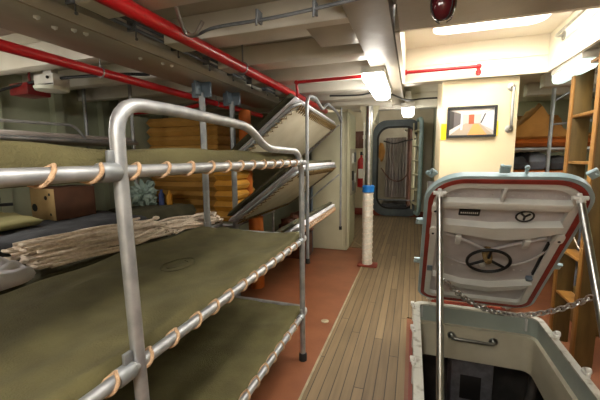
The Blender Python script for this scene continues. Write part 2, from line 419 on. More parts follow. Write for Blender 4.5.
for dz, dx in ((0, 0), (.035, .01)):
    b = B(); b.tube([(-1.63+dx, -1.5, 2.385+dz), (-1.63+dx, 4.3, 2.385+dz)], .011, 10); O('conduit', b, 'cond', t)
for k in range(9):
    y = .9+.38*k; b = B(); b.box(-1.66, -1.6, y, y+.016, 2.365, 2.44, .003); b.tube(fillet([(-1.6, y+.01, 2.38), (-1.605, y+.01, 2.33), (-1.6, y+.01, 2.32)], .01), .004, 8); b.ball((-1.6, y+.01, 2.318), .009, 2)
    O('hanger_clip', b, 'cond', t)
t = T('crossing_conduit', 'twin grey conduits running across the ceiling in front of the first beams', 'conduit', (-.7, 1.64, 2.33))
for dy, dz in ((0, 0), (.02, .012)):
    b = B(); b.tube(smooth([(-1.2, 1.7+dy, 2.3+dz), (-1.05, 1.66+dy, 2.31+dz), (-.7, 1.63+dy, 2.3+dz), (-.3, 1.61+dy, 2.315+dz), (.35, 1.5+dy, 2.32+dz)]), .008, 8); O('conduit', b, 'cond', t)
for x in (-.78, -.48): 
    b = B(); b.box(x, x+.014, 1.61, 1.67, 2.29, 2.35, .003); b.tube([(x+.01, 1.6, 2.3), (x+.01, 1.6, 2.265)], .006); O('hanger_clip', b, 'cond', t)
b = B(); b.tube(fillet([(-1.16, 1.46, 2.5), (-1.19, 1.53, 2.36), (-1.21, 1.62, 2.28), (-1.15, 1.62, 2.265), (-1.09, 1.61, 2.33)], .03), .011, 10); b.lathe([(.03, 0), (.03, .012)], (-1.16, 1.46, 2.488))
tag(O('ceiling_hook', b, 'steel'), 'bent stainless hook hanging from the ceiling beside the thick red pipe', 'hook')
b = B(); b.tube(smooth([(-3.9, 1.9, 2.05), (-3.5, 1.95, 2.18), (-3.0, 2.05, 2.27), (-2.4, 2.2, 2.3), (-2.1, 2.3, 2.3)]), .013, 8)
tag(O('ceiling_cable', b, 'dark'), 'black cable drooping from the ceiling to the hull at far left', 'cable')
b = B(); b.tube(smooth([(-.95, 3.9, 2.32), (-.6, 3.92, 2.31), (-.35, 3.9, 2.33), (-.1, 4.4, 2.3), (.1, 4.5, 2.32), (.4, 4.52, 2.32)]), .01, 8)
tag(O('ceiling_cable', b, 'dark'), 'thin dark cable strung across the ceiling behind the lit white lamp', 'cable')

# ------------------------------------------------------------ ceiling lamps and added fill lights
def lamp(label, x0, x1, y0, y1, z, mt='lamp', power=0, col=(1, .975, .93)):
    t = T('ceiling_light', label, 'light', ((x0+x1)/2, (y0+y1)/2, z), 'fluorescent ceiling lights')
    b = B(); b.box(x0, x1, y0, y1, z+.035, z+.1, .008); b.box(x0+.05, x1-.05, y0+.05, y1-.05, z+.1, ZB if z > 2.2 else z+.25); O('housing', b, 'white', t)
    b = B(); cx, w_ = (x0+x1)/2, (x1-x0)/2-.008
    prof = [(cx-w_, z+.035), (cx-w_*.96, z-.01), (cx-w_*.7, z-.035), (cx, z-.042), (cx+w_*.7, z-.035), (cx+w_*.96, z-.01), (cx+w_, z+.035)]
    M_['lit'+label] = mat('lit diffuser', '#%02x%02x%02x' % tuple(int(255*c) for c in col), None, .5, emit=power)
    b.prism(prof, Matrix.Translation((0, y0+.008, 0)) @ MY, y1-y0-.016); O('diffuser', b, 'lit'+label, t)
lamp('lit white ceiling light with tapered diffuser left of the hatch trunk', -.44, -.25, 2.92, 3.9, 2.27, 'lamp', 26)
lamp('small lit ceiling light in front of the far rounded doorway', -.17, .0, 4.6, 5.05, 2.2, 'lamp', 22)
lamp('lit ceiling light cut off by the top edge of the picture', -.25, -.12, .4, 1.34, 2.26, 'lamp', 20)
lamp('bluish lit ceiling light tucked behind the top of the wooden ladder', 1.14, 1.26, 3.05, 3.62, 2.27, 'lampC', .9, (.9, 1, .97))
lamp('added fill light above and behind the camera', -.3, -.1, -1.1, -.1, 2.24, 'lamp', 60)  # unseen fixture added as flash-like fill for the lid and casing fronts
lamp('unseen fill light added over the far bunks by the hull', -3.2, -3.0, .45, 1.4, 2.2, 'lamp', 28)  # added out of frame to brighten the dark hull side
lamp('added fill light high in the passage near the far bulkhead', -.9, -.7, 7.0, 7.8, 2.92, 'lamp', 30)  # no known fixture here; added to lift the dark passage and door leaf
lamp('unseen fill light added over the right hand bunks', 2.5, 2.7, 3.4, 4.2, 2.3, 'lamp', 22)  # extra source out of view, brightens the bunks behind the ladder
lamp('added fill light inside the far compartment', -.3, -.1, 9.7, 10.3, 2.92, 'lamp', 40)  # invented source that lightens the room behind the doorway

# red lens beacon
t = T('alarm_beacon', 'dark red domed alarm beacon hanging from the ceiling before the hatch trunk', 'alarm light', (.11, 1.7, 2.35))
b = B(); b.lathe([(.05, 0), (.054, -.02), (.054, -.05)], (.105, 1.68, 2.349)); O('base_ring', b, 'dark', t)
b = B(); b.lathe([(.054, 0), (.056, -.03), (.052, -.06), (.038, -.085), (.018, -.097), (.002, -.1)], (.105, 1.68, 2.3), seg=28); O('lens', b, 'beacon', t)
b = B()
for a in (.6, 2.2, 3.7, 5.3):
    b.tube([(.105+math.cos(a)*r, 1.68+math.sin(a)*r, 2.3+z) for r, z in [(.059, 0), (.061, -.03), (.057, -.06), (.042, -.089), (.02, -.104)]], .0025, 6)
O('wire_guard', b, 'dark', t)

# battery lantern and red box on the hull side
t = T('emergency_light', 'white emergency light box hanging under the ceiling at far left', 'emergency light', (-3.0, 2.05, 2.2))
b = B(); b.box(-3.07, -2.83, 2.02, 2.17, 2.21, 2.32, .02); b.box(-3.0, -2.9, 2.06, 2.12, 2.32, 2.4); O('housing', b, 'white', t)
b = B(); b.lathe([(.03, 0), (.12, .012), (.128, .03), (.128, .04)], (-2.95, 2.09, 2.175), seg=24); O('lens', b, 'lampD', t)
b = B(); b.box(-3.07, -2.83, 2.014, 2.02, 2.225, 2.232); b.lathe([(.012, 0), (.012, .01)], (-2.88, 2.015, 2.28), (0, -1, 0)); O('switch', b, 'dark', t)
b = B(); b.box(-3.35, -3.12, 2.0, 2.2, 2.16, 2.26, .012); b.tube([(-3.23, 2.1, 2.26), (-3.23, 2.1, 2.5)], .01)
tag(O('alarm_box', b, 'redD'), 'dark red box under the ceiling just left of the emergency light', 'alarm box')

# ------------------------------------------------------------ bunks
XR = -.78
def lacing(b, y0, y1, x, z, R, step=.115, rr=.005, run=.05, side=-1):
    y = y0; path = []
    while y < y1:
        for k in range(13):
            a = PI*.6-2*PI*.68*k/12
            path.append((x+math.cos(a)*(R+rr*.7), y-run*k/12+random.uniform(-.0015, .0015), z+math.sin(a)*(R+rr*.7)))
        st = step*random.uniform(.93, 1.07)
        path.append((x-R*1.25, y-run*.3, z-.006)); path.append((x-R*1.25, y+st*.7, z+.004))
        y += st
    b.tube(smooth(path, 2), rr*1.35, 8)
t = T('bunk_bed', 'three tier olive bunk bed with laced tubular rails, nearest the camera at left', 'bunk bed', (-1.2, 1.4, 0))
gp = [(XR, .75, .02), (XR, .738, .86), (XR, .72, 1.55), (XR, .718, 1.757), (XR, .96, 1.765), (XR, 1.2, 1.762), (XR, 1.51, 1.757), (XR, 1.70, 1.655), (XR, 2.24, 1.645), (XR, 2.33, 1.5), (XR, 2.33, .02)]
pts = fillet(gp, [.02, .02, .2, .05, .02, .1, .1, .07, .03], 9)
b = B(); b.tube(pts, .0205, 20); O('guard_rail', b, 'alum', t)
for y in (.75, 2.33):
    b = B(); b.lathe([(.032, 0), (.032, .05), (.026, .06)], (XR, y, 0)); O('rubber_foot', b, 'black', t)
def berth(t, zr, name, y0=.12, y1=2.46, zt=None, zb=None, mt='olive', sag=.02, seed=1, amp=.006, ridge=.0):
    x0 = -1.72
    b = B()
    fr = [(x0, y0, zr), (XR+.0, y0, zr), (XR+.0, y1, zr), (x0, y1, zr)]
    P = []
    for i in range(4):
        p = V(fr[i]); a = (V(fr[i-1])-p).normalized(); c = (V(fr[(i+1) % 4])-p).normalized()
        for k in range(6):
            u = k/5; r = .09; P.append((p+a*r)*(1-u)**2+p*2*u*(1-u)+(p+c*r)*u*u)
    b.tube([q+V((-.0, 0, 0)) for q in P], .0195, 16, True)
    fo = O(name, b, 'alum', t)
    b = B(); b.slab(x0-.04, XR-.018, y0+.02, y1-.02, zb, zt, .035, 34, 70, amp, 3.2, sag, seed, ridge=ridge); O('bedding', b, mt, fo)
    b = B(); lacing(b, y0+.16, y1-.2, XR, zr, .0195, .125, .0042); O('lacing', b, 'rope', fo)
    for y in (.68, 2.285):
        b = B(); b.lathe([(.024, -.03), (.027, -.025), (.027, .025), (.024, .03)], (XR, y, zr), (0, 1, 0), 20); b.box(XR-.006, XR+.006, y-.0, y+.03, zr+.015, zr+.06, .003); O('clamp_collar', b, 'galv', fo)
berth(t, 1.565, 'top_berth', zt=1.635, zb=1.54, seed=2, amp=.012, sag=.0, ridge=.006)
berth(t, .975, 'middle_berth', zt=1.005, zb=.93, seed=5, amp=.02, sag=.022, ridge=.014)
berth(t, .375, 'bottom_berth', zt=.40, zb=.33, seed=9, mt='olive', sag=.02, ridge=.008, amp=.02)

mk = None
b = B()
for q in ([(-1.36, 1.5), (-1.3, 1.42), (-1.22, 1.44), (-1.2, 1.56), (-1.27, 1.66), (-1.34, 1.62), (-1.36, 1.5)], [(-1.33, 1.5), (-1.29, 1.46), (-1.25, 1.5), (-1.24, 1.58), (-1.29, 1.61)]):
    b.tube(smooth([(x, y, .9895) for x, y in q]), .0022, 6)
O('stencil_mark', b, 'oliveM', t)
t = T('bunk_bed', 'triced-up bunk bed with cream canvas undersides tilted against the white locker', 'bunk bed', (-1.4, 3.9, 0))
X2 = -.985
b = B(); b.tube(fillet([(X2, 3.12, .55), (X2, 3.12, 2.2), (X2, 3.42, 2.22), (X2, 3.7, 2.14), (X2, 3.95, 2.24), (X2, 4.5, 2.2), (X2, 4.74, 2.1)], [.14, .06, .06, .06, .1]), .017, 14)
b.tube([(X2, 4.74, .56), (X2, 4.74, 2.3)], .015, 14); O('guard_rail', b, 'galv', t)
for y, z in ((3.12, .53), (4.74, .54)):
    b = B(); b.lathe([(.022, 0), (.022, .05)], (X2, y, z)); O('rubber_foot', b, 'black', t)
def tilted(t, xi, zi, xo, zo, y0, y1, name, seed, dip=0):
    u = V((xo-xi, 0, zo-zi)); Lw = u.length; u.normalize(); v = V((0, 1, dip)).normalized(); n = u.cross(v)
    if n.z < 0: n = -n
    M = Matrix.Translation((xi, y0, zi)) @ Matrix((u, v, n)).transposed().to_4x4()
    Ly = y1-y0
    b = B(); rc = rrect(0, Lw, 0, Ly, .13, 7); b.tube([M @ V((x, y, 0)) for x, y in rc], .018, 14, True); fo = O(name, b, 'galv', t)
    b = B(); i = .065; b.prism(rrect(i, Lw-i, i, Ly-i, .1, 7), M @ Matrix.Translation((0, 0, -.012)), .008); O('canvas', b, 'canvas', fo)
    b = B(); b.slab(-.03, Lw+.015, .01, Ly-.03, .022, .075, .02, 20, 30, .003, 4, 0, seed, M); O('sheet', b, 'sheet', fo)
    b = B(); b.slab(-.0, Lw+.0, .0, Ly-.02, .077, .125, .03, 24, 36, .01, 3, 0, seed, M); O('mattress', b, 'oliveD', fo)
    b = B()
    # zigzag lacing all round, one continuous cord
    path = []
    def zz(p0, p1, off):
        L_ = (V(p1)-V(p0)).length; k = int(L_/.06); d = (V(p1)-V(p0))/k
        for q in range(k):
            a = V(p0)+d*q; path.append(M @ a); path.append(M @ (a+d*.5+V(off)+V((0, 0, -.006))))
        path.append(M @ V(p1))
    zz((0, .1, -.02), (0, Ly-.1, -.02), (.085, 0, 0)); zz((.1, Ly, -.02), (Lw-.1, Ly, -.02), (0, -.085, 0))
    zz((Lw, Ly-.1, -.02), (Lw, .1, -.02), (-.085, 0, 0)); zz((Lw-.1, 0, -.02), (.1, 0, -.02), (0, .085, 0))
    b.tube(path, .0055, 6)
    O('lacing', b, 'ropeD', fo)
tilted(t, -1.77, 1.53, -1.03, 2.12, 2.96, 4.66, 'top_berth', 3, -.045)
tilted(t, -1.77, .92, -1.03, 1.48, 2.98, 4.66, 'middle_berth', 6)
z = .88
tilted(t, -1.62, .5, -1.03, .88, 2.98, 4.66, 'bottom_berth', 8)
b = B(); lacing(b, 3.12, 4.55, -1.03, z, .018, .07, .007); O('outer_lacing', b, 'rope', t)
for (z0_, z1_) in ((2.12, 1.5), (1.42, .95)):
    b = B(); b.tube([(-1.0, 4.68, z0_-.06), (-1.5, 4.72, z0_-.48)], .011, 8); O('lift_strap', b, 'alum', t)

# ------------------------------------------------------------ posts
def post(label, x, y):
    t = T('bunk_post', label, 'post', (x, y, 0), 'galvanised bunk posts')
    b = B(); b.tube([(x, y, 0), (x, y, 2.2)], .03, 18); O('shaft', b, 'galv', t)
    b = B(); b.box(x-.1, x+.1, y-.012, y+.012, 2.16, 2.292, .004); b.box(x-.012, x+.012, y-.1, y+.1, 2.17, 2.292, .003); O('bracket', b, 'bluegrey', t)
    for k in range(3):
        b = B(); b.lathe([(.036, -.03), (.036, .03)], (x, y, .375+.59*k), seg=18); O('collar', b, 'galv', t)
post('galvanised post with grey bracket, nearer of the pair behind the top bunk', -1.86, 2.68)
post('galvanised post with grey bracket, farther of the pair, before the orange roll', -1.85, 3.2)
for x in (-1.72, -1.66, -1.6):
    b = B(); b.tube([(x, 5.3, 0), (x, 5.3, 1.3)], .022, 10); tag(O('pipe_stub', b, 'bluegrey'), 'blue grey upright pipe seen through the gap under the tilted bunks', 'pipe', 'upright pipes under the tilted bunks')

t = T('support_pillar', 'central round pillar wrapped in white rope with blue tape at the top', 'pillar', (-.6, 4.8, 0))
x, y = -.595, 4.8
b = B(); b.tube([(x, y, 0), (x, y, 2.31)], .048, 24); O('shaft', b, 'steel', t)
b = B(); b.lathe([(.073, 0.03), (.073, 1.1)], (x, y, 0), seg=26); wr = O('canvas_wrap', b, 'ropeW', t)
b = B(); pts = []
for k in range(13*14+1): a = 2*PI*k/14; pts.append((x+math.cos(a)*.077, y+math.sin(a)*.077, .05+1.04*k/(13*14)))
b.tube(pts, .0055, 6); O('cord', b, 'rope2', wr)
b = B(); b.lathe([(.072, 1.1), (.085, 1.11), (.083, 1.15), (.088, 1.19), (.07, 1.205)], (x, y, 0), seg=26); O('tape', b, 'blueT', t)
b = B(); b.box(x-.13, x+.15, y-.1, y+.1, .012, .04, .006); O('base_plate', b, 'redskirt', t)
for s_ in (-1, 1):
    b = B(); b.prism([(.05, 2.31), (.14, 2.31), (.12, 2.25), (.06, 2.05), (.05, 2.05)] if s_ > 0 else [(-.05, 2.31), (-.14, 2.31), (-.12, 2.25), (-.06, 2.05), (-.05, 2.05)], Matrix.Translation((x, y-.008, 0)) @ MY, .016); O('gusset', b, 'locker', t)

# ------------------------------------------------------------ white locker and items by the passage
t = T('storage_locker', 'tall cream steel locker behind the triced-up bunks', 'locker', (-1.35, 5.9, 0))
b = B(); b.box(-1.66, -1.03, 5.5, 6.2, .01, 2.35, .01); O('body', b, 'locker', t)
b = B(); b.box(-1.62, -1.1, 5.485, 5.5, .08, 2.25, .006); O('door', b, 'locker', t)
b = B(); b.tube([(-1.13, 5.46, 1.05), (-1.13, 5.46, 1.2)], .008); O('handle', b, 'steel', t)
b = B(); b.box(-1.05, -1.015, 5.48, 6.2, .08, 2.3, .01); b.box(-1.02, -.995, 5.5, 5.53, .05, 2.3); O('side_panel', b, 'locker', t)
t = T('notice_board', 'grey panel of gauges and notices on the side of the cream locker', 'notice board', (-1.0, 6.0, 1.3))
b = B(); b.box(-1.014, -.99, 5.6, 6.15, .95, 1.75, .005); O('board', b, 'soffit', t)
for k, (yy, zz) in enumerate(((5.68, 1.5), (5.9, 1.52), (5.7, 1.2), (5.92, 1.15), (5.75, 1.02))):
    b = B(); b.box(-.99, -.975, yy, yy+.15, zz, zz+.17, .003); O('notice', b, ('white', 'cond', 'dark', 'white', 'cond')[k], t)
t = T('fire_extinguisher', 'red fire extinguisher hanging on the wall left of the far doorway', 'fire extinguisher', (-1.35, 8.9, .8))
b = B(); b.lathe([(.05, .8), (.095, .82), (.1, .86), (.1, 1.48), (.08, 1.55), (.03, 1.6), (.03, 1.66)], (-1.3, 8.9, 0), seg=20); O('cylinder', b, 'red', t)
b = B(); b.box(-1.33, -1.27, 8.86, 8.94, 1.66, 1.75, .006); b.tube(smooth([(-1.3, 8.9, 1.7), (-1.18, 8.86, 1.6), (-1.17, 8.83, 1.2), (-1.2, 8.8, 1.0)]), .014, 8); O('valve', b, 'black', t)
b = B(); b.box(-1.36, -1.24, 8.79, 8.802, 1.05, 1.3, .002); O('instruction_label', b, 'white', t)
b = B(); b.box(-1.35, -1.25, 8.98, 9.2, 1.2, 1.3); O('bracket', b, 'dark', t)
b = B(); b.tube([(-1.02, 7.4, .012), (-1.02, 7.4, 3.05)], .02, 10); b.lathe([(.035, 0), (.035, .08)], (-1.02, 7.4, 2.0), seg=12)
tag(O('riser_pipe', b, 'white'), 'thin white riser pipe between the cream locker and the fire extinguisher', 'pipe')
b = B(); b.box(-1.7, -1.2, 9.1, 9.2, 1.85, 2.3, .01); b.box(-1.6, -1.4, 9.05, 9.1, 1.9, 2.2, .01)
tag(O('junction_box', b, 'brownpipe'), 'dark red brown box on the far wall above the fire extinguisher', 'box')

# beyond the doorway
b = B(); n = 40; P = [(-.75+.62*i/n, 9.9+.035*math.sin(i*1.3)+.015*math.sin(i*.5)) for i in range(n+1)]
for (a, c) in zip(P, P[1:]):
    vs = [b.bm.verts.new((p[0], p[1]+d, z)) for p in (a, c) for d in (0, .006) for z in (.45, 2.15)]
    bmesh.ops.convex_hull(b.bm, input=vs)
tag(O('hanging_sheet', b, 'curtain'), 'grey sheet hanging in the compartment beyond the rounded doorway', 'sheet')
b = B(); b.tube([(-.1, 9.75, .0), (-.1, 9.75, 3.05)], .06, 14); tag(O('stand_pipe', b, 'brownpipe'), 'brown upright pipe right of the hanging sheet beyond the doorway', 'pipe')
b = B(); b.box(.0, .5, 10., 10.3, .01, 2.2, .01); tag(O('steel_cabinet', b, 'locker'), 'pale cabinet at the right inside the far compartment', 'cabinet')
b = B(); b.tube(smooth([(-.8, 9.7, 2.05), (-.5, 9.68, 1.98), (-.2, 9.7, 2.05), (.1, 9.7, 2.1)]), .018, 8); tag(O('hose_upper', b, 'black'), 'black hose looped high across the doorway compartment', 'hose')
b = B(); b.tube(smooth([(-.85, 9.65, 1.3), (-.6, 9.6, 1.0), (-.3, 9.6, .95), (-.05, 9.65, 1.25)]), .016, 8); tag(O('hose', b, 'brownpipe'), 'brown hose sagging low across the grey hanging sheet', 'hose')
b = B(); b.ball((-.84, 9.6, 1.75), .09, 2, (1, .6, 3.2), .3); tag(O('hanging_coat', b, 'brown'), 'tan coat hanging at the left edge of the far doorway', 'coat')
b = B(); b.slab(-.85, -.1, 9.45, 10.4, .01, .3, .08, 16, 16, .05, 4, 0, 3); tag(O('tarpaulin_heap', b, 'dark'), 'dark heap on the floor beyond the doorway', 'tarpaulin')
b = B(); b.tube([(-.9, 9.45, .42), (.1, 9.45, .42)], .02, 8); tag(O('low_rail', b, 'cond'), 'grey rail low across the far doorway', 'rail')
# right of the passage
b = B(); b.tube([(.42, 6.2, 0.012), (.42, 6.2, 3.05)], .03, 10); tag(O('riser_pipe', b, 'hull'), 'green grey riser pipe in the passage beside the cream casing', 'pipe')
b = B(); b.box(.3, .45, 7.0, 7.4, .0, 1.1, .02); tag(O('passage_box', b, 'lidgrey'), 'grey box at the foot of the passage wall right of the door leaf', 'box')

# ------------------------------------------------------------ stacked cushions on the left
g = 'ochre cushions stacked behind the bunk'
proto = T('foam_cushion', 'x', 'cushion', (0, 0, 0), g)
b = B(); b.slab(-.52, .52, -.05, .9, 0, .108, .035, 22, 22, .006, 5, 0, 3); O('cover', b, 'yell', proto)
b = B(); b.tube([V((x, y, .054)) for x, y in rrect(-.522, .522, -.052, .902, .05, 4)], .006, 6, True); O('piping', b, 'yell', proto)
nlev = 11
for i in range(nlev):
    z = .862+.114*i
    w_ = ['lowest', 'second', 'third', 'fourth', 'fifth', 'sixth', 'seventh', 'eighth', 'ninth', 'tenth', 'topmost'][i]
    lb = f'wide ochre foam cushion, {w_} from the bottom of the stack behind the posts' if i < 10 else 'wide ochre foam cushion, topmost of the stack under the ceiling'
    loc = (-2.72+random.uniform(-.025, .025), 3.5+random.uniform(-.02, .02), z); rz = random.uniform(-.03, .03)
    if i == 0: proto.location = loc; proto.rotation_euler = (0, 0, rz); proto['label'] = lb
    else: dup(proto, loc, lb, g, (0, 0, rz))
g2 = 'bright ochre life vests stacked between the posts'
proto = T('life_vest', 'x', 'life vest', (0, 0, 0), g2)
b = B(); b.slab(-.13, .13, -.1, .3, 0, .125, .055, 14, 14, .012, 7, 0, 3); O('cover', b, 'yell2', proto)
b = B(); b.tube([V((x, y, .062)) for x, y in rrect(-.133, .133, -.103, .303, .03, 4)], .006, 6, True); O('strap', b, 'yell', proto)
for i in range(6):
    w_ = ['lowest', 'second', 'third', 'fourth', 'fifth', 'topmost'][i]
    lb = f'short bright ochre padded vest, {w_} of the narrow stack between the posts'
    loc = (-2.04+random.uniform(-.01, .01), 3.36, .87+.12*i); rz = random.uniform(-.06, .06)
    if i == 0: proto.location = loc; proto['label'] = lb
    else: dup(proto, loc, lb, g2, (0, 0, rz))
t = T('storage_rack', 'low tubular rack carrying the ochre cushions', 'rack', (-2.5, 3.9, 0))
b = B(); b.tube([V((x, y, .83)) for x, y in rrect(-3.3, -1.92, 3.3, 4.5, .08, 5)], .02, 12, True); O('top_frame', b, 'alum', t)
b = B(); b.box(-3.28, -1.94, 3.32, 4.48, .835, .86); O('shelf', b, 'hull', t)
for x in (-3.25, -1.95):
    for y in (3.33, 4.47):
        b = B(); b.tube([(x, y, 0), (x, y, .83)], .018, 10); O('leg', b, 'alum', t)
b = B(); b.lathe([(.06, .0), (.075, .03), (.08, .6), (.08, .72), (.075, 1.27), (.06, 1.3)], (-2.02, 3.8, .9), seg=18)
tag(O('padded_roll', b, 'orange'), 'upright orange padded roll behind the farther post', 'padded roll')
b = B(); b.lathe([(.09, 0), (.09, .89)], (-1.8, 3.6, 0), seg=18)
tag(O('storage_drum', b, 'orange'), 'orange drum under the padded roll, seen below the tilted bunk', 'drum')
b = B(); b.ball((-1.75, 5.0, .52), .2, 3, (1.2, 1.2, .95), .5, 2.5); b.box(-1.95, -1.55, 4.8, 5.2, 0, .38, .03)
tag(O('leather_bag', b, 'leather'), 'crumpled brown bag under the tilted bunks', 'bag')
# metal locker on the hull side
t = T('wall_locker', 'pale grey green locker left of the ochre cushions', 'locker', (-3.5, 3.4, 0))
b = B(); b.box(-3.75, -3.36, 3.35, 4.0, 0, 2.15, .01); O('body', b, 'hull', t)
b = B(); b.box(-3.71, -3.4, 3.335, 3.35, .1, 2.1, .005); O('door', b, 'hull', t)

# ------------------------------------------------------------ neighbouring bunk with gear
t = T('bunk_bed', 'bunk bed along the hull piled with rope and blankets', 'bunk bed', (-2.6, 1.6, 0))
b = B(); b.tube([V((x, y, .9)) for x, y in rrect(-3.3, -1.93, .2, 3.1, .1, 6)], .02, 12, True); fo = O('lower_berth', b, 'alum', t)
b = B(); b.slab(-3.28, -1.95, .22, 3.08, .87, .94, .03, 24, 40, .008, 3, 0, 4); O('bedding', b, 'oliveD', fo)
b = B(); b.tube([V((x, y, 1.78)) for x, y in rrect(-3.7, -3.0, .4, 3.1, .12, 6)], .02, 12, True); fo = O('upper_berth', b, 'alum', t)
b = B(); b.slab(-3.68, -3.02, .43, 3.07, 1.76, 1.84, .03, 24, 40, .008, 3, 0, 4); O('bedding', b, 'curtain', fo)
for x, y in ((-3.02, .5), (-3.02, 3.0), (-3.72, .5), (-3.72, 3.0)):
    b = B(); b.tube([(x, y, 0), (x, y, 2.5)], .02, 10); O('leg', b, 'galv', t)
b = B(); b.tube(fillet([(-3.0, 1.5, 1.6), (-3.0, 1.5, 1.9), (-3.0, 2.3, 1.92), (-3.0, 2.4, 1.8)], .12), .012, 10); O('guard_rail', b, 'alum', t)
def hank(label, c, L_, W, H_, ang, n, seed):
    rnd = random.Random(seed); b = B(); R = Matrix.Translation(c) @ Matrix.Rotation(ang, 4, 'Z')
    for i in range(n):
        ox = rnd.uniform(-W/2, W/2); oz = rnd.uniform(0, H_)*(1-abs(ox)/W); ph = rnd.uniform(0, 6)
        l0 = -L_/2+rnd.uniform(0, .08); l1 = L_/2-rnd.uniform(0, .08)
        pts = []
        for k in range(12):
            f_ = k/11; pts.append((ox+.03*math.sin(f_*5+ph)+.014*math.sin(f_*13+ph*2), l0+(l1-l0)*f_, oz+.012+.008*math.sin(f_*9+ph)))
        if i % 2 == 0:   # loop back at the end
            ox2 = ox+rnd.uniform(.03, .07)
            pts += [(ox+.01, l1+.03, oz+.02), (ox2, l1+.035, oz+.02), (ox2+.01, l1, oz+.015)]
            pts = [(ox2, l0+.05, oz+.012), (ox2, l0-.02, oz+.014), (ox, l0-.03, oz+.014)]+pts
        b.tube([R @ V(p) for p in smooth(pts, 3)], .0105, 6)
    return tag(O('rope_hank', b, 'rope2'), label, 'rope', 'hanks of pale rope on the hull bunk')
hank('large hank of pale rope lying left of the near bunk post', (-2.13, 1.73, .95), .96, .42, .17, -.12, 38, 3)
hank('smaller hank of pale rope lying right of the near bunk post', (-2.06, 2.56, .95), .72, .28, .1, -.2, 32, 5)
b = B(); b.slab(-3.0, -2.36, .9, 2.49, .94, 1.09, .09, 30, 50, .03, 3, 0, 2); tag(O('wool_blanket', b, 'blueC'), 'dark blue grey blanket spread behind the rope', 'blanket')
b = B(); b.slab(-2.95, -2.3, 2.5, 3.12, .94, 1.1, .06, 24, 24, .02, 3, 0, 7); tag(O('folded_blanket', b, 'oliveD'), 'folded dark olive blanket beyond the blue grey one', 'blanket')
b = B(); b.slab(-3.25, -2.7, 1.2, 1.75, 1.1, 1.17, .05, 24, 24, .03, 5, 0, 11); tag(O('crumpled_tarp', b, 'grass'), 'pale olive crumpled cloth in front of the cardboard box', 'cloth')
b = B(); b.slab(-2.3, -1.86, .78, 1.14, .95, 1.07, .1, 40, 40, .07, 6, 0, 5); tag(O('white_cloth', b, 'sheet'), 'crumpled white cloth at the left edge beside the rope', 'cloth')
t = T('cardboard_box', 'tan and brown cardboard box on the blankets by the hull', 'box', (-2.98, 2.1, 1.09))
R = Matrix.Translation((-2.98, 2.1, 1.09)) @ Matrix.Rotation(-.06, 4, 'Z')
b = B(); b.box(-.16, .16, -.155, .2, 0, .27, .004, R); O('body', b, 'cartonD', t)
b = B(); b.box(-.161, .158, -.16, -.155, 0, .268, .001, R); O('front_panel', b, 'carton', t, label='tan printed front of the box')
b = B()
for dx, dz, r in ((-.11, .1, .034), (.05, .19, .018), (.1, .05, .012), (.1, .22, .012)): b.lathe([(r, 0), (r, .002)], R @ V((dx, -.16, dz)), (0, -1, 0), 18)
O('printed_mark', b, 'dark', t)
b = B(); b.box(-.16, .16, -.16, .02, .27, .276, .001, R); O('flap', b, 'cartonD', t)
b = B(); b.ball((-2.86, 2.93, 1.2), .12, 4, (1.1, .8, 1.1), .9, 3.2); b.ball((-2.74, 2.9, 1.15), .07, 3, (1.2, .8, .9), .8, 3.)
tag(O('plastic_bag', b, 'bag'), 'crumpled pale plastic bag just right of the near bunk post', 'bag')
b = B(); b.lathe([(.03, 0), (.032, .01), (.032, .1), (.012, .13), (.012, .16)], (-2.53, 2.96, 1.1), seg=14); tag(O('spray_bottle', b, 'yell2'), 'small yellow bottle beside the plastic bag', 'bottle')
b = B(); b.lathe([(.03, 0), (.03, .12), (.014, .14), (.014, .17)], (-2.6, 2.92, 1.1), seg=14); tag(O('spray_bottle', b, 'blueG'), 'small dark blue bottle beside the plastic bag', 'bottle')
b = B(); b.tube(fillet([(-3.86, 1.3, 1.15), (-3.6, 1.45, 1.22), (-3.3, 1.9, 1.22)], .1), .014, 8); b.tube(fillet([(-3.86, 1.3, 1.15), (-3.84, 1.4, 1.5), (-3.6, 1.5, 1.55)], .05), .014, 8)
tag(O('hull_bracket', b, 'dark'), 'dark bent rod fixed to the hull left of the cardboard box', 'bracket')

# ------------------------------------------------------------ floor hatch coaming
t = T('hatch_coaming', 'grey green raised coaming around the open floor hatch', 'hatch coaming', (.53, 2.3, 0))
b = B(); b.ring(rrect(.05, 1.02, 1.5, 3.05, .1, 8), rrect(.078, .992, 1.528, 3.022, .075, 8), I4, .3); O('coaming_wall', b, 'coam', t)
b = B(); b.ring(rrect(.045, 1.025, 1.495, 3.055, .1, 8), rrect(.1, .98, 1.55, 3.0, .06, 8), I4, .014, .29); O('rim', b, 'rim', t)
b = B(); b.ring(rrect(.078, .992, 1.528, 3.022, .075, 8), rrect(.11, .962, 1.56, 2.982, .07, 8), I4, .30, -.16); O('inner_lining', b, 'coamW', t, label='cream painted lower lining of the hatch opening')
for k, (x, y, s_) in enumerate(((.05, 2.93, -1), (.05, 2.5, -1), (.05, 2.08, -1), (1.02, 2.72, 1), (1.02, 2.28, 1), (1.02, 1.85, 1))):
    b = B(); b.box(x-.012, x+.012, y-.03, y+.03, .17, .32, .006); b.lathe([(.018, -.014), (.02, 0), (.018, .014)], (x+s_*.012, y, .325), (1, 0, 0), 14); b.tube(fillet([(x+s_*.005, y-.03, .3), (x+s_*.022, y, .34), (x+s_*.005, y+.04, .31)], .02), .009, 8); O('dog_clip', b, 'white', t)
for x in (.12, .92):
    b = B(); b.box(x-.008, x+.008, 2.99, 3.02, .18, .28, .003); O('hinge_lug', b, 'lidwhite', t)
b = B(); b.tube(fillet([(.37, 2.985, .055), (.37, 2.93, .055), (.69, 2.93, .055), (.69, 2.985, .055)], .035), .014, 14)
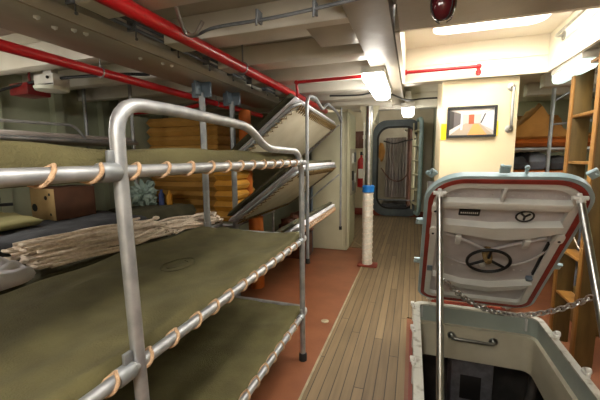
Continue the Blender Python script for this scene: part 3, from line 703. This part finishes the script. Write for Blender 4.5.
for x in (.37, .69): b.lathe([(.034, 0), (.034, .008)], (x, 2.985, .055), (0, -1, 0), 18)
O('grab_handle', b, 'steel', t, label='stainless grab handle on the inner wall')
b = B(); b.box(.022, .045, 1.45, 3.1, 0, .006); S('trim_2', b, 'redskirt')

# equipment seen in the compartment below
t = T('lower_locker', 'grey steel locker seen down through the open hatch', 'locker', (.6, 3.2, -2.3))
b = B(); b.box(.42, .78, 3.28, 3.6, -2.3, -.3, .01); O('body', b, 'cond', t)
b = B(); b.box(.5, .68, 3.27, 3.28, -.72, -.48, .003); O('dark_window', b, 'black', t)
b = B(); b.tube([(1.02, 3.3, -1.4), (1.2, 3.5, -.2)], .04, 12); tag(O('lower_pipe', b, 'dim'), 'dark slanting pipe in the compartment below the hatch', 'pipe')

# ------------------------------------------------------------ hatch lid
A = math.radians(129.8)
lid = T('hatch_cover', 'open grey hatch cover with red gasket and handwheel, propped above the floor hatch', 'hatch lid', (.49, 3.02, .36), rot=(A, 0, 0))
X0, X1, Y1 = -.412, .452, 1.475
def LO(name, b, m, parent=lid, **k): return O(name, b, m, parent, local=True, **k)
def rr(i): return rrect(X0+i, X1-i, i, Y1-i, tuple(max(.03, q-i) for q in (.22, .22, .13, .13)), 10)
b = B(); b.ring(rr(0), rr(.022), I4, .035, -.03); LO('rim', b, 'lidblue')
b = B(); b.ring(rr(.022), rr(.05), I4, .052, -.04); LO('gasket', b, 'gasket', label='red rubber gasket')
b = B(); b.ring(rr(.05), rr(.094), I4, .046, -.04); LO('flange', b, 'lidwhite')
b = B(); b.prism(rr(.012), Matrix.Translation((0, 0, -.045)), .02); LO('panel', b, 'lidgrey')
b = B(); b.box(X0+.09, X1-.09, 1.212, 1.272, -.03, .02, .006); LO('crossbar', b, 'lidwhite')
MV = I4
b = B(); b.prism([(X0+.1, 1.07), (X0+.1, 1.0), (-.1, .96), (.06, .93), (.2, .96), (X1-.09, 1.03), (X1-.09, 1.09), (0, 1.05)], Matrix.Translation((0, 0, -.03)), .06); LO('stiffener', b, 'lidwhite')
b = B(); b.prism([(X0+.1, .42), (X0+.14, .36), (-.1, .28), (.1, .26), (X1-.14, .35), (X1-.09, .42), (.1, .33), (-.1, .34)], Matrix.Translation((0, 0, -.03)), .06); LO('stiffener', b, 'lidwhite')
b = B(); b.box(.005, .022, 1.268, 1.385, -.03, .01, .002); LO('stiffener', b, 'lidwhite')
b = B(); b.box(-.2, -.08, 1.115, 1.17, -.025, -.012, .003)
np_ = LO('name_plate', b, 'black')
b = B(); x = -.19
for k in range(9): b.box(x+k*.0115, x+k*.0115+.006, 1.136, 1.15, -.012, -.0112)
LO('plate_lettering', b, 'white', np_)
b = B(); b.lathe([(.052, 0), (.052, .004)], (.165, 1.13, -.018), (0, 0, 1), 28); bd = LO('badge', b, 'lidwhite', label='round pale badge with a black ring and letter Y')
b = B(); b.tube([(.165+.046*math.cos(2*PI*k/32), 1.13+.046*math.sin(2*PI*k/32), -.013) for k in range(32)], .006, 6, True)
for p, q in (((0, 0), (0, -.03)), ((0, 0), (-.024, .026)), ((0, 0), (.024, .026))):
    b.tube([(.165+p[0], 1.13+p[1], -.012), (.165+q[0], 1.13+q[1], -.012)], .007, 6)
LO('badge_letter', b, 'black', bd)
# handwheel
hub = (.02, .75)
b = B(); b.tube([(hub[0]+.13*math.cos(2*PI*k/40), hub[1]+.13*math.sin(2*PI*k/40), .075) for k in range(40)], .0105, 12, True)
hw = LO('handwheel', b, 'dark')
for a in (90, 210, 330):
    a = math.radians(a); b = B(); b.tube([(hub[0], hub[1], .06), (hub[0]+.13*math.cos(a), hub[1]+.13*math.sin(a), .075)], .01, 8); LO('spoke', b, 'dark', hw)
b = B(); b.lathe([(.035, -.03), (.03, .05), (.02, .085)], (hub[0], hub[1], 0), (0, 0, 1), 18); LO('hub', b, 'ropeD', hw)
# dog linkage
b = B()
for s_ in (-1, 1):
    b.tube([(hub[0]+s_*.02, hub[1]+.03, .0), (hub[0]+s_*.12, hub[1]+.1, .0), (hub[0]+s_*.3, hub[1]+.2, .0)], .011, 8)
    b.tube(smooth([(hub[0]+s_*.35, 1.02, -.01), (hub[0]+s_*.35, .85, -.01), (hub[0]+s_*.28, .68, -.01), (hub[0]+s_*.15, .58, -.01), (hub[0], .56, -.01)]), .007, 8)
LO('linkage', b, 'lidgrey')
for s_ in (-1, 1):
    b = B(); b.box(hub[0]+s_*.2-.018, hub[0]+s_*.2+.018, .88, .94, -.03, .03, .006); b.lathe([(.014, 0), (.018, .02)], (hub[0]+s_*.2, .86, .0), (0, 0, 1), 12); LO('guide_block', b, 'lidwhite')
b = B(); b.lathe([(.02, 0), (.022, .02), (.015, .03)], (hub[0], .57, -.03), (0, 0, 1), 14); b.box(-.012+hub[0], .012+hub[0], .56, .62, -.03, -.01, .003); LO('guide_block', b, 'lidwhite')
def cleat(x, y, flip=1):
    b = B(); b.prism(rrect(x-.022, x+.022, y-.05, y+.035, .02, 5), Matrix.Translation((0, 0, .0)), .022); o = LO('side_cleat', b, 'white')
    b = B(); b.lathe([(.008, 0), (.008, .004)], (x, y-.025, .022), (0, 0, 1), 12); LO('cleat_hole', b, 'black', o)
for x, y in ((X0+.068, 1.21), (X0+.068, .98), (X1-.07, .97)): cleat(x, y)
b = B(); b.box(X1-.105, X1-.075, .5, .88, -.03, -.005, .003); LO('channel_strip', b, 'dark')
b = B(); b.box(X1-.13, X1-.09, .44, .47, -.02, .012, .003); LO('latch_block', b, 'bluegrey')
b = B(); b.box(X0+.055, X0+.095, .46, .53, -.02, .012, .003); LO('latch_block', b, 'bluegrey')
# row of rivets
rv = None
for x, y in [(X0+.14+k*.046, q) for k in range(14) for q in (1.17, .52)]+[(.07+k*.035, 1.3) for k in range(8)]+[(-.28+k*.035, 1.3) for k in range(8)]:
    if -.22 < x < -.06 and y == 1.17 or y == 1.17 and .09 < x < .24: continue
    if rv is None:
        b = B(); b.ball((0, 0, 0), .006, 1); rv = o = LO('rivet', b, 'lidgrey')
    else:
        o = rv.copy(); COL.objects.link(o)
    o.location = (x, y, -.024)
for (x, y, dx, dy) in ((-.375, 1.47, -.7, .7), (-.012, 1.5, 0, 1), (.385, 1.47, .7, .7), (X0-.01, 1.03, -1, 0), (X0-.01, .55, -1, 0), (X1+.01, .62, 1, 0)):
    b = B(); big = .03 if (x, y) != (.1, 1.5) else .02
    a = math.atan2(dy, dx); R = Matrix.Translation((x, y, -.02)) @ Matrix.Rotation(a-PI/2, 4, 'Z') @ Matrix.Scale(.72, 4)
    b.box(-.035, .035, -.02, .02, -.015, .015, .004, R); b.box(-.035, -.01, .015, .05, -.015, .015, .006, R); b.box(.01, .035, .015, .04, -.015, .015, .006, R)
    b.tube([R @ V((-.035, .035, 0)), R @ V((.035, .035, 0))], .008, 10)
    LO('edge_dog', b, 'lidblue')
b = B(); b.box(.085, .1, 1.48, 1.51, -.03, -.01, .003); b.lathe([(.012, 0), (.012, .012)], (.092, 1.515, -.03), (0, 0, 1), 10); LO('edge_dog', b, 'lidblue')
for x in (-.3, .12, .3):
    b = B(); b.box(x-.012, x+.012, -.05, .03, -.04, .0, .005); b.tube([(x-.03, -.045, -.02), (x+.03, -.045, -.02)], .012, 10); LO('hinge', b, 'lidwhite')

# props from the lid down to the coaming
def prop(label, a, c):
    t = T('prop_stanchion', label, 'stanchion', c, 'stainless stanchions holding the lid')
    a, c = V(a), V(c); d = (c-a).normalized()
    b = B(); b.tube([a, c], .0185, 18); O('tube', b, 'steel', t)
    b = B(); b.tube([a-d*.055+V((0, -.0, .0)), a+d*.01], .012, 10); b.tube([a-d*.03+V((-.035, 0, 0)), a-d*.03+V((.035, 0, 0))], .013, 10); b.ball(a-d*.01, .022, 2); O('fork_end', b, 'lidwhite', t)
    b = B(); b.lathe([(.034, 0), (.034, .03), (.022, .05)], c, (0, 0, 1), 18); O('foot', b, 'steel', t)
PL = ((.158, 2.1, 1.36), (.166, 1.56, .304)); PR = ((.845, 2.1, 1.35), (.9, 1.62, .304))
prop('upright stainless stanchion under the left corner of the raised lid', *PL)
prop('slanting stainless stanchion under the right corner of the raised lid', *PR)
def on(P_, f_): return V(P_[0]).lerp(V(P_[1]), f_)
# chain between the stanchions
p0 = on(PL, .40)+V((.02, .0, 0)); p1 = on(PR, .41)+V((-.02, 0, 0))
t = T('safety_chain', 'steel chain sagging between the two stanchions in front of the lid', 'chain', tuple(p0))
n = 36; sagd = .2
def cp(f_):
    q = p0.lerp(p1, f_); q.z -= sagd*(1-(2*f_-1)**2); q.y += .12*math.sin(PI*f_); return q
ts = [i/200 for i in range(201)]; arc = [0]
for i in range(200): arc.append(arc[-1]+(cp(ts[i+1])-cp(ts[i])).length)
Lt = arc[-1]
def atl(s_):
    for i in range(200):
        if arc[i+1] >= s_: f_ = (s_-arc[i])/max(1e-9, arc[i+1]-arc[i]); return cp(ts[i]+f_/200)
    return cp(1)
pitch = Lt/n
lb = B(); hl, hw_ = pitch*.72, .013
lk = [(hw_*math.cos(a), (hl-hw_)*(1 if math.sin(a) >= 0 else -1)*1.0+hw_*math.sin(a), 0) for a in [2*PI*(k+.5)/14 for k in range(14)]]
lb.tube(lk, .0045, 6, True)
me0 = None
for i in range(n):
    a = atl(pitch*i); c = atl(pitch*(i+1)); m_ = (a+c)/2; d = (c-a).normalized()
    x_ = d.cross(V((0, 0, 1))).normalized(); z_ = x_.cross(d)
    R3 = Matrix((x_, d, z_)).transposed() @ Matrix.Rotation(PI/2*(i % 2)+.3, 3, 'Y')
    if me0 is None:
        o = O('chain_link', lb, 'steel', t, local=True); me0 = o.data
    else:
        o = bpy.data.objects.new('chain_link', me0); COL.objects.link(o); o.parent = t
    o.matrix_local = Matrix.Translation(m_-V(t.location)) @ R3.to_4x4()

# ------------------------------------------------------------ casing fittings
t = T('framed_picture', 'black framed picture of a bunk compartment on the cream casing', 'picture', (.53, 3.7, 1.94))
xa, xb, za, zb = .315, .755, 1.79, 2.09
b = B(); b.ring(rrect(xa, xb, za, zb, .004, 1), rrect(xa+.022, xb-.022, za+.022, zb-.022, .002, 1), atY(3.685), .034); O('frame', b, 'black', t)
def pic(c, m='p'):
    mm = mat('print '+c, '#'+c, None, .35); M_['p'+c] = mm; return 'p'+c
xa += .022; xb -= .022; za += .022; zb -= .022
W, H = xb-xa, zb-za
def quad(poly, c, k, nm):
    b = B(); b.prism([(xa+u*W, za+v*H) for u, v in poly], atY(3.706-.001*k), .001*k+.002); return O(nm, b, pic(c), pr)
b = B(); b.box(xa, xb, 3.707, 3.718, za, zb); pr = O('print', b, pic('b9b3ab'), t)
quad([(0, 0), (1, 0), (.68, .45), (.36, .45)], 'a99a88', 1, 'print_floor')
quad([(.42, .0), (.86, .0), (.66, .42), (.55, .42)], 'd79a5c', 2, 'print_floor')
quad([(0, 1), (1, 1), (.68, .78), (.36, .78)], 'd9d4cc', 1, 'print_ceiling')
quad([(0, .1), (.3, .45), (.3, .8), (0, .95)], '66605f', 2, 'print_bunks')
quad([(0, 0), (.3, .36), (.3, .46), (0, .2)], 'd0cbc6', 3, 'print_bunks')
quad([(.26, .2), (.3, .2), (.3, .85), (.26, .85)], 'e8e8e8', 4, 'print_post')
quad([(.44, .42), (.56, .42), (.56, .78), (.44, .78)], 'a4563a', 3, 'print_doorway')
quad([(.72, .4), (1, .15), (1, .95), (.72, .8)], 'c4c4c6', 2, 'print_bulkhead')
quad([(.7, .45), (.73, .45), (.82, .8), (.79, .8)], '3b3b3e', 4, 'print_ladder')
quad([(.0, .2), (.1, .28), (.1, .9), (0, .95)], '3c3836', 4, 'print_bunks')
b = B(); b.box(.262, .312, 3.712, 3.721, 1.77, 1.93); tag(O('yellow_tape', b, 'yellowT'), 'yellow tape patch at the left side of the framed picture', 'tape')
b = B(); b.box(.756, .772, 3.712, 3.721, 1.80, 1.94); tag(O('yellow_tape', b, 'yellowT'), 'narrow yellow tape sliver at the right side of the framed picture', 'tape')
def grab(label, pts, r, axis):
    t = T('grab_bar', label, 'grab bar', pts[0]); b = B(); b.tube(fillet(pts, .035), r, 14); O('bar', b, 'steel', t)
    for p in (pts[0], pts[-1]): b = B(); b.lathe([(.036, 0), (.036, .008), (.02, .012)], p, axis, 18); O('flange', b, 'steel', t)
grab('vertical stainless grab bar right of the framed picture', [(.868, 3.72, 1.86), (.868, 3.65, 1.86), (.868, 3.65, 2.25), (.868, 3.72, 2.25)], .012, (0, -1, 0))
grab('stainless grab bar on the right wall of the hatch trunk', [(1.12, 3.34, 2.56), (1.06, 3.34, 2.56), (1.06, 2.72, 2.58), (1.12, 2.62, 2.5)], .011, (-1, 0, 0))

# ------------------------------------------------------------ wooden ladder
t = T('wooden_ladder', 'upright varnished wooden ladder at the right edge of the picture', 'ladder', (1.25, 3.2, 0))
for k, (y) in enumerate((3.27, 2.86)):
    b = B(); b.box(1.2, 1.32, y-.0, y+.05, 0, 2.42 if k == 0 else 2.45, .006); O('stile', b, 'woodD', t)
    b = B(); b.box(1.188, 1.201, y-.003, y+.053, 0, 2.42 if k == 0 else 2.45, .003); O('edge_strip', b, 'wood', t)
for k in range(6):
    z = .44+.365*k; b = B(); b.box(1.2, 1.31, 2.91, 3.27, z, z+.022, .004); O('rung', b, 'wood', t)
b = B(); b.tube(smooth([(1.16, 3.3, 1.3), (1.2, 3.2, 1.1), (1.22, 3.0, .9), (1.2, 2.9, 1.0)]), .004, 6); tag(O('cord', b, 'rope2'), 'thin pale cord trailing by the wooden ladder', 'cord')

# ------------------------------------------------------------ bunks on the right side
t = T('bunk_bed', 'bunk bed behind the ladder loaded with brown canvas and orange pads', 'bunk bed', (1.6, 4.9, 0))
for z, nm, mt in ((1.68, 'upper_berth', 'canvas'), (1.3, 'middle_berth', 'canvas'), (.75, 'lower_berth', 'olive')):
    b = B(); b.tube([V((x, y, z)) for x, y in rrect(.98, 2.1, 4.56, 6.3, .1, 6)], .018, 12, True); fo = O(nm, b, 'alum', t)
    b = B(); b.slab(1.03, 2.05, 4.6, 6.26, z-.03, z+.02, .02, 20, 24, .006, 3, 0, 4); O('bedding', b, mt, fo)
b = B(); b.tube([(1.46, 4.5, 0), (1.46, 4.5, 2.5)], .02, 14); O('post', b, 'galv', t)
b = B(); b.tube([(2.1, 4.5, 0), (2.1, 4.5, 2.5)], .02, 14); O('post', b, 'galv', t)
b = B(); b.tube(fillet([(1.46, 4.5, 2.2), (1.65, 4.6, 2.32), (2.1, 4.6, 2.32)], .1), .013, 10); b.tube([(1.46, 4.5, 1.95), (2.1, 4.5, 2.0)], .012, 10); O('guard_rail', b, 'galv', t)
def pad(label, x0, x1, y0, y1, z0, z1, mt, seed):
    b = B(); b.slab(x0, x1, y0, y1, z0, z1, .03, 20, 20, .01, 5, 0, seed); return tag(O('foam_pad', b, mt), label, 'cushion')
pad('orange foam pad under the brown canvas on the upper right bunk', 1.03, 2.0, 4.62, 6.2, 1.71, 1.8, 'orange', 3)
pad('orange foam pad on the middle bunk behind the raised lid', 1.0, 1.8, 4.62, 6.2, 1.33, 1.43, 'orange', 4)
def drape(x, y):
    pk = max(0, 1-abs(x-1.42-.1*(y-4.7))/(.46 if x < 1.42 else .36)); return .38*pk**1.9+.03*noise.noise(V((x*6, y*5, 0)))
b = B(); b.slab(1.0, 1.95, 4.66, 5.68, 1.8, 1.86, .05, 50, 30, .01, 5, 0, 2, top=drape); tag(O('canvas_cover', b, 'brown'), 'peaked brown canvas cover on the upper right bunk', 'canvas cover')
b = B(); b.slab(1.0, 2.0, 5.72, 6.25, 1.81, 2.2, .1, 20, 20, .03, 4, 0, 2); tag(O('folded_canvas', b, 'brown'), 'folded tan canvas behind the peaked brown cover', 'canvas')
for k, (x, w_, z, m_) in enumerate(((1.02, .28, .15, 'blueC'), (1.31, .2, .2, 'navy'), (1.53, .35, .16, 'blueC'))):
    b = B(); b.slab(x, x+w_, 4.64, 5.6, 1.435, 1.435+z, .06, 22, 26, .035, 5, 0, k+3); tag(O('folded_blanket', b, m_), ['dark folded blanket, left of three on the middle right bunk', 'grey blue folded blanket between two dark ones on the right bunk', 'dark folded blanket, right of three on the middle right bunk'][k], 'blanket', 'folded blankets on the right bunk')
b = B(); b.slab(1.5, 2.2, 3.9, 4.1, .5, 1.15, .05, 20, 14, .02, 5, 0, 2); b.box(1.6, 2.1, 3.95, 4.05, 0, .52, .02); tag(O('hanging_jacket', b, 'navy'), 'grey blue cloth hanging behind the wooden ladder', 'cloth')
b = B(); b.box(1.5, 2.1, 3.45, 3.8, 0, .34, .02); tag(O('wooden_crate', b, 'woodD'), 'brown wooden crate on the red deck behind the ladder', 'crate')
b = B(); b.box(1.35, 2.5, 5.6, 6.1, 0, .7, .02); tag(O('storage_chest', b, 'woodD'), 'brown chest under the right bunks', 'chest')

# small deck fittings
b = B(); b.lathe([(.038, 0), (.038, .004), (.03, .007)], (-.77, 2.99, 0), seg=24); b.lathe([(.012, 0), (.012, .003)], (-.77, 2.99, .007), seg=12); tag(O('deck_socket', b, 'edge'), 'round pale deck socket plate on the red floor', 'deck fitting')

# ------------------------------------------------------------ camera, light, view
cam = bpy.data.cameras.new('camera'); co = bpy.data.objects.new('camera', cam); COL.objects.link(co)
X = V((.9468659, .03294991, -.31993636)); Y = V((.32152394, -.12234982, .93896372)); Z = V((-.00820539, -.99193993, -.12644306))
rot = Matrix(((X[0], -X[1], -X[2]), (Y[0], -Y[1], -Y[2]), (Z[0], -Z[1], -Z[2])))
co.matrix_world = Matrix.Translation((0, 0, 1.6)) @ rot.to_4x4()
cam.sensor_width = 36; cam.lens = 36*330/600; cam.clip_start = .02
SC.camera = co
w = bpy.data.worlds.new('sky'); SC.world = w; w.use_nodes = True
bg = w.node_tree.nodes['Background']; bg.inputs[0].default_value = (1, .97, .92, 1); bg.inputs[1].default_value = 17
SC.view_settings.view_transform = 'Standard'; SC.view_settings.look = 'None'; SC.view_settings.gamma = 1
SC.view_settings.use_curve_mapping = False; SC.view_settings.exposure = .24
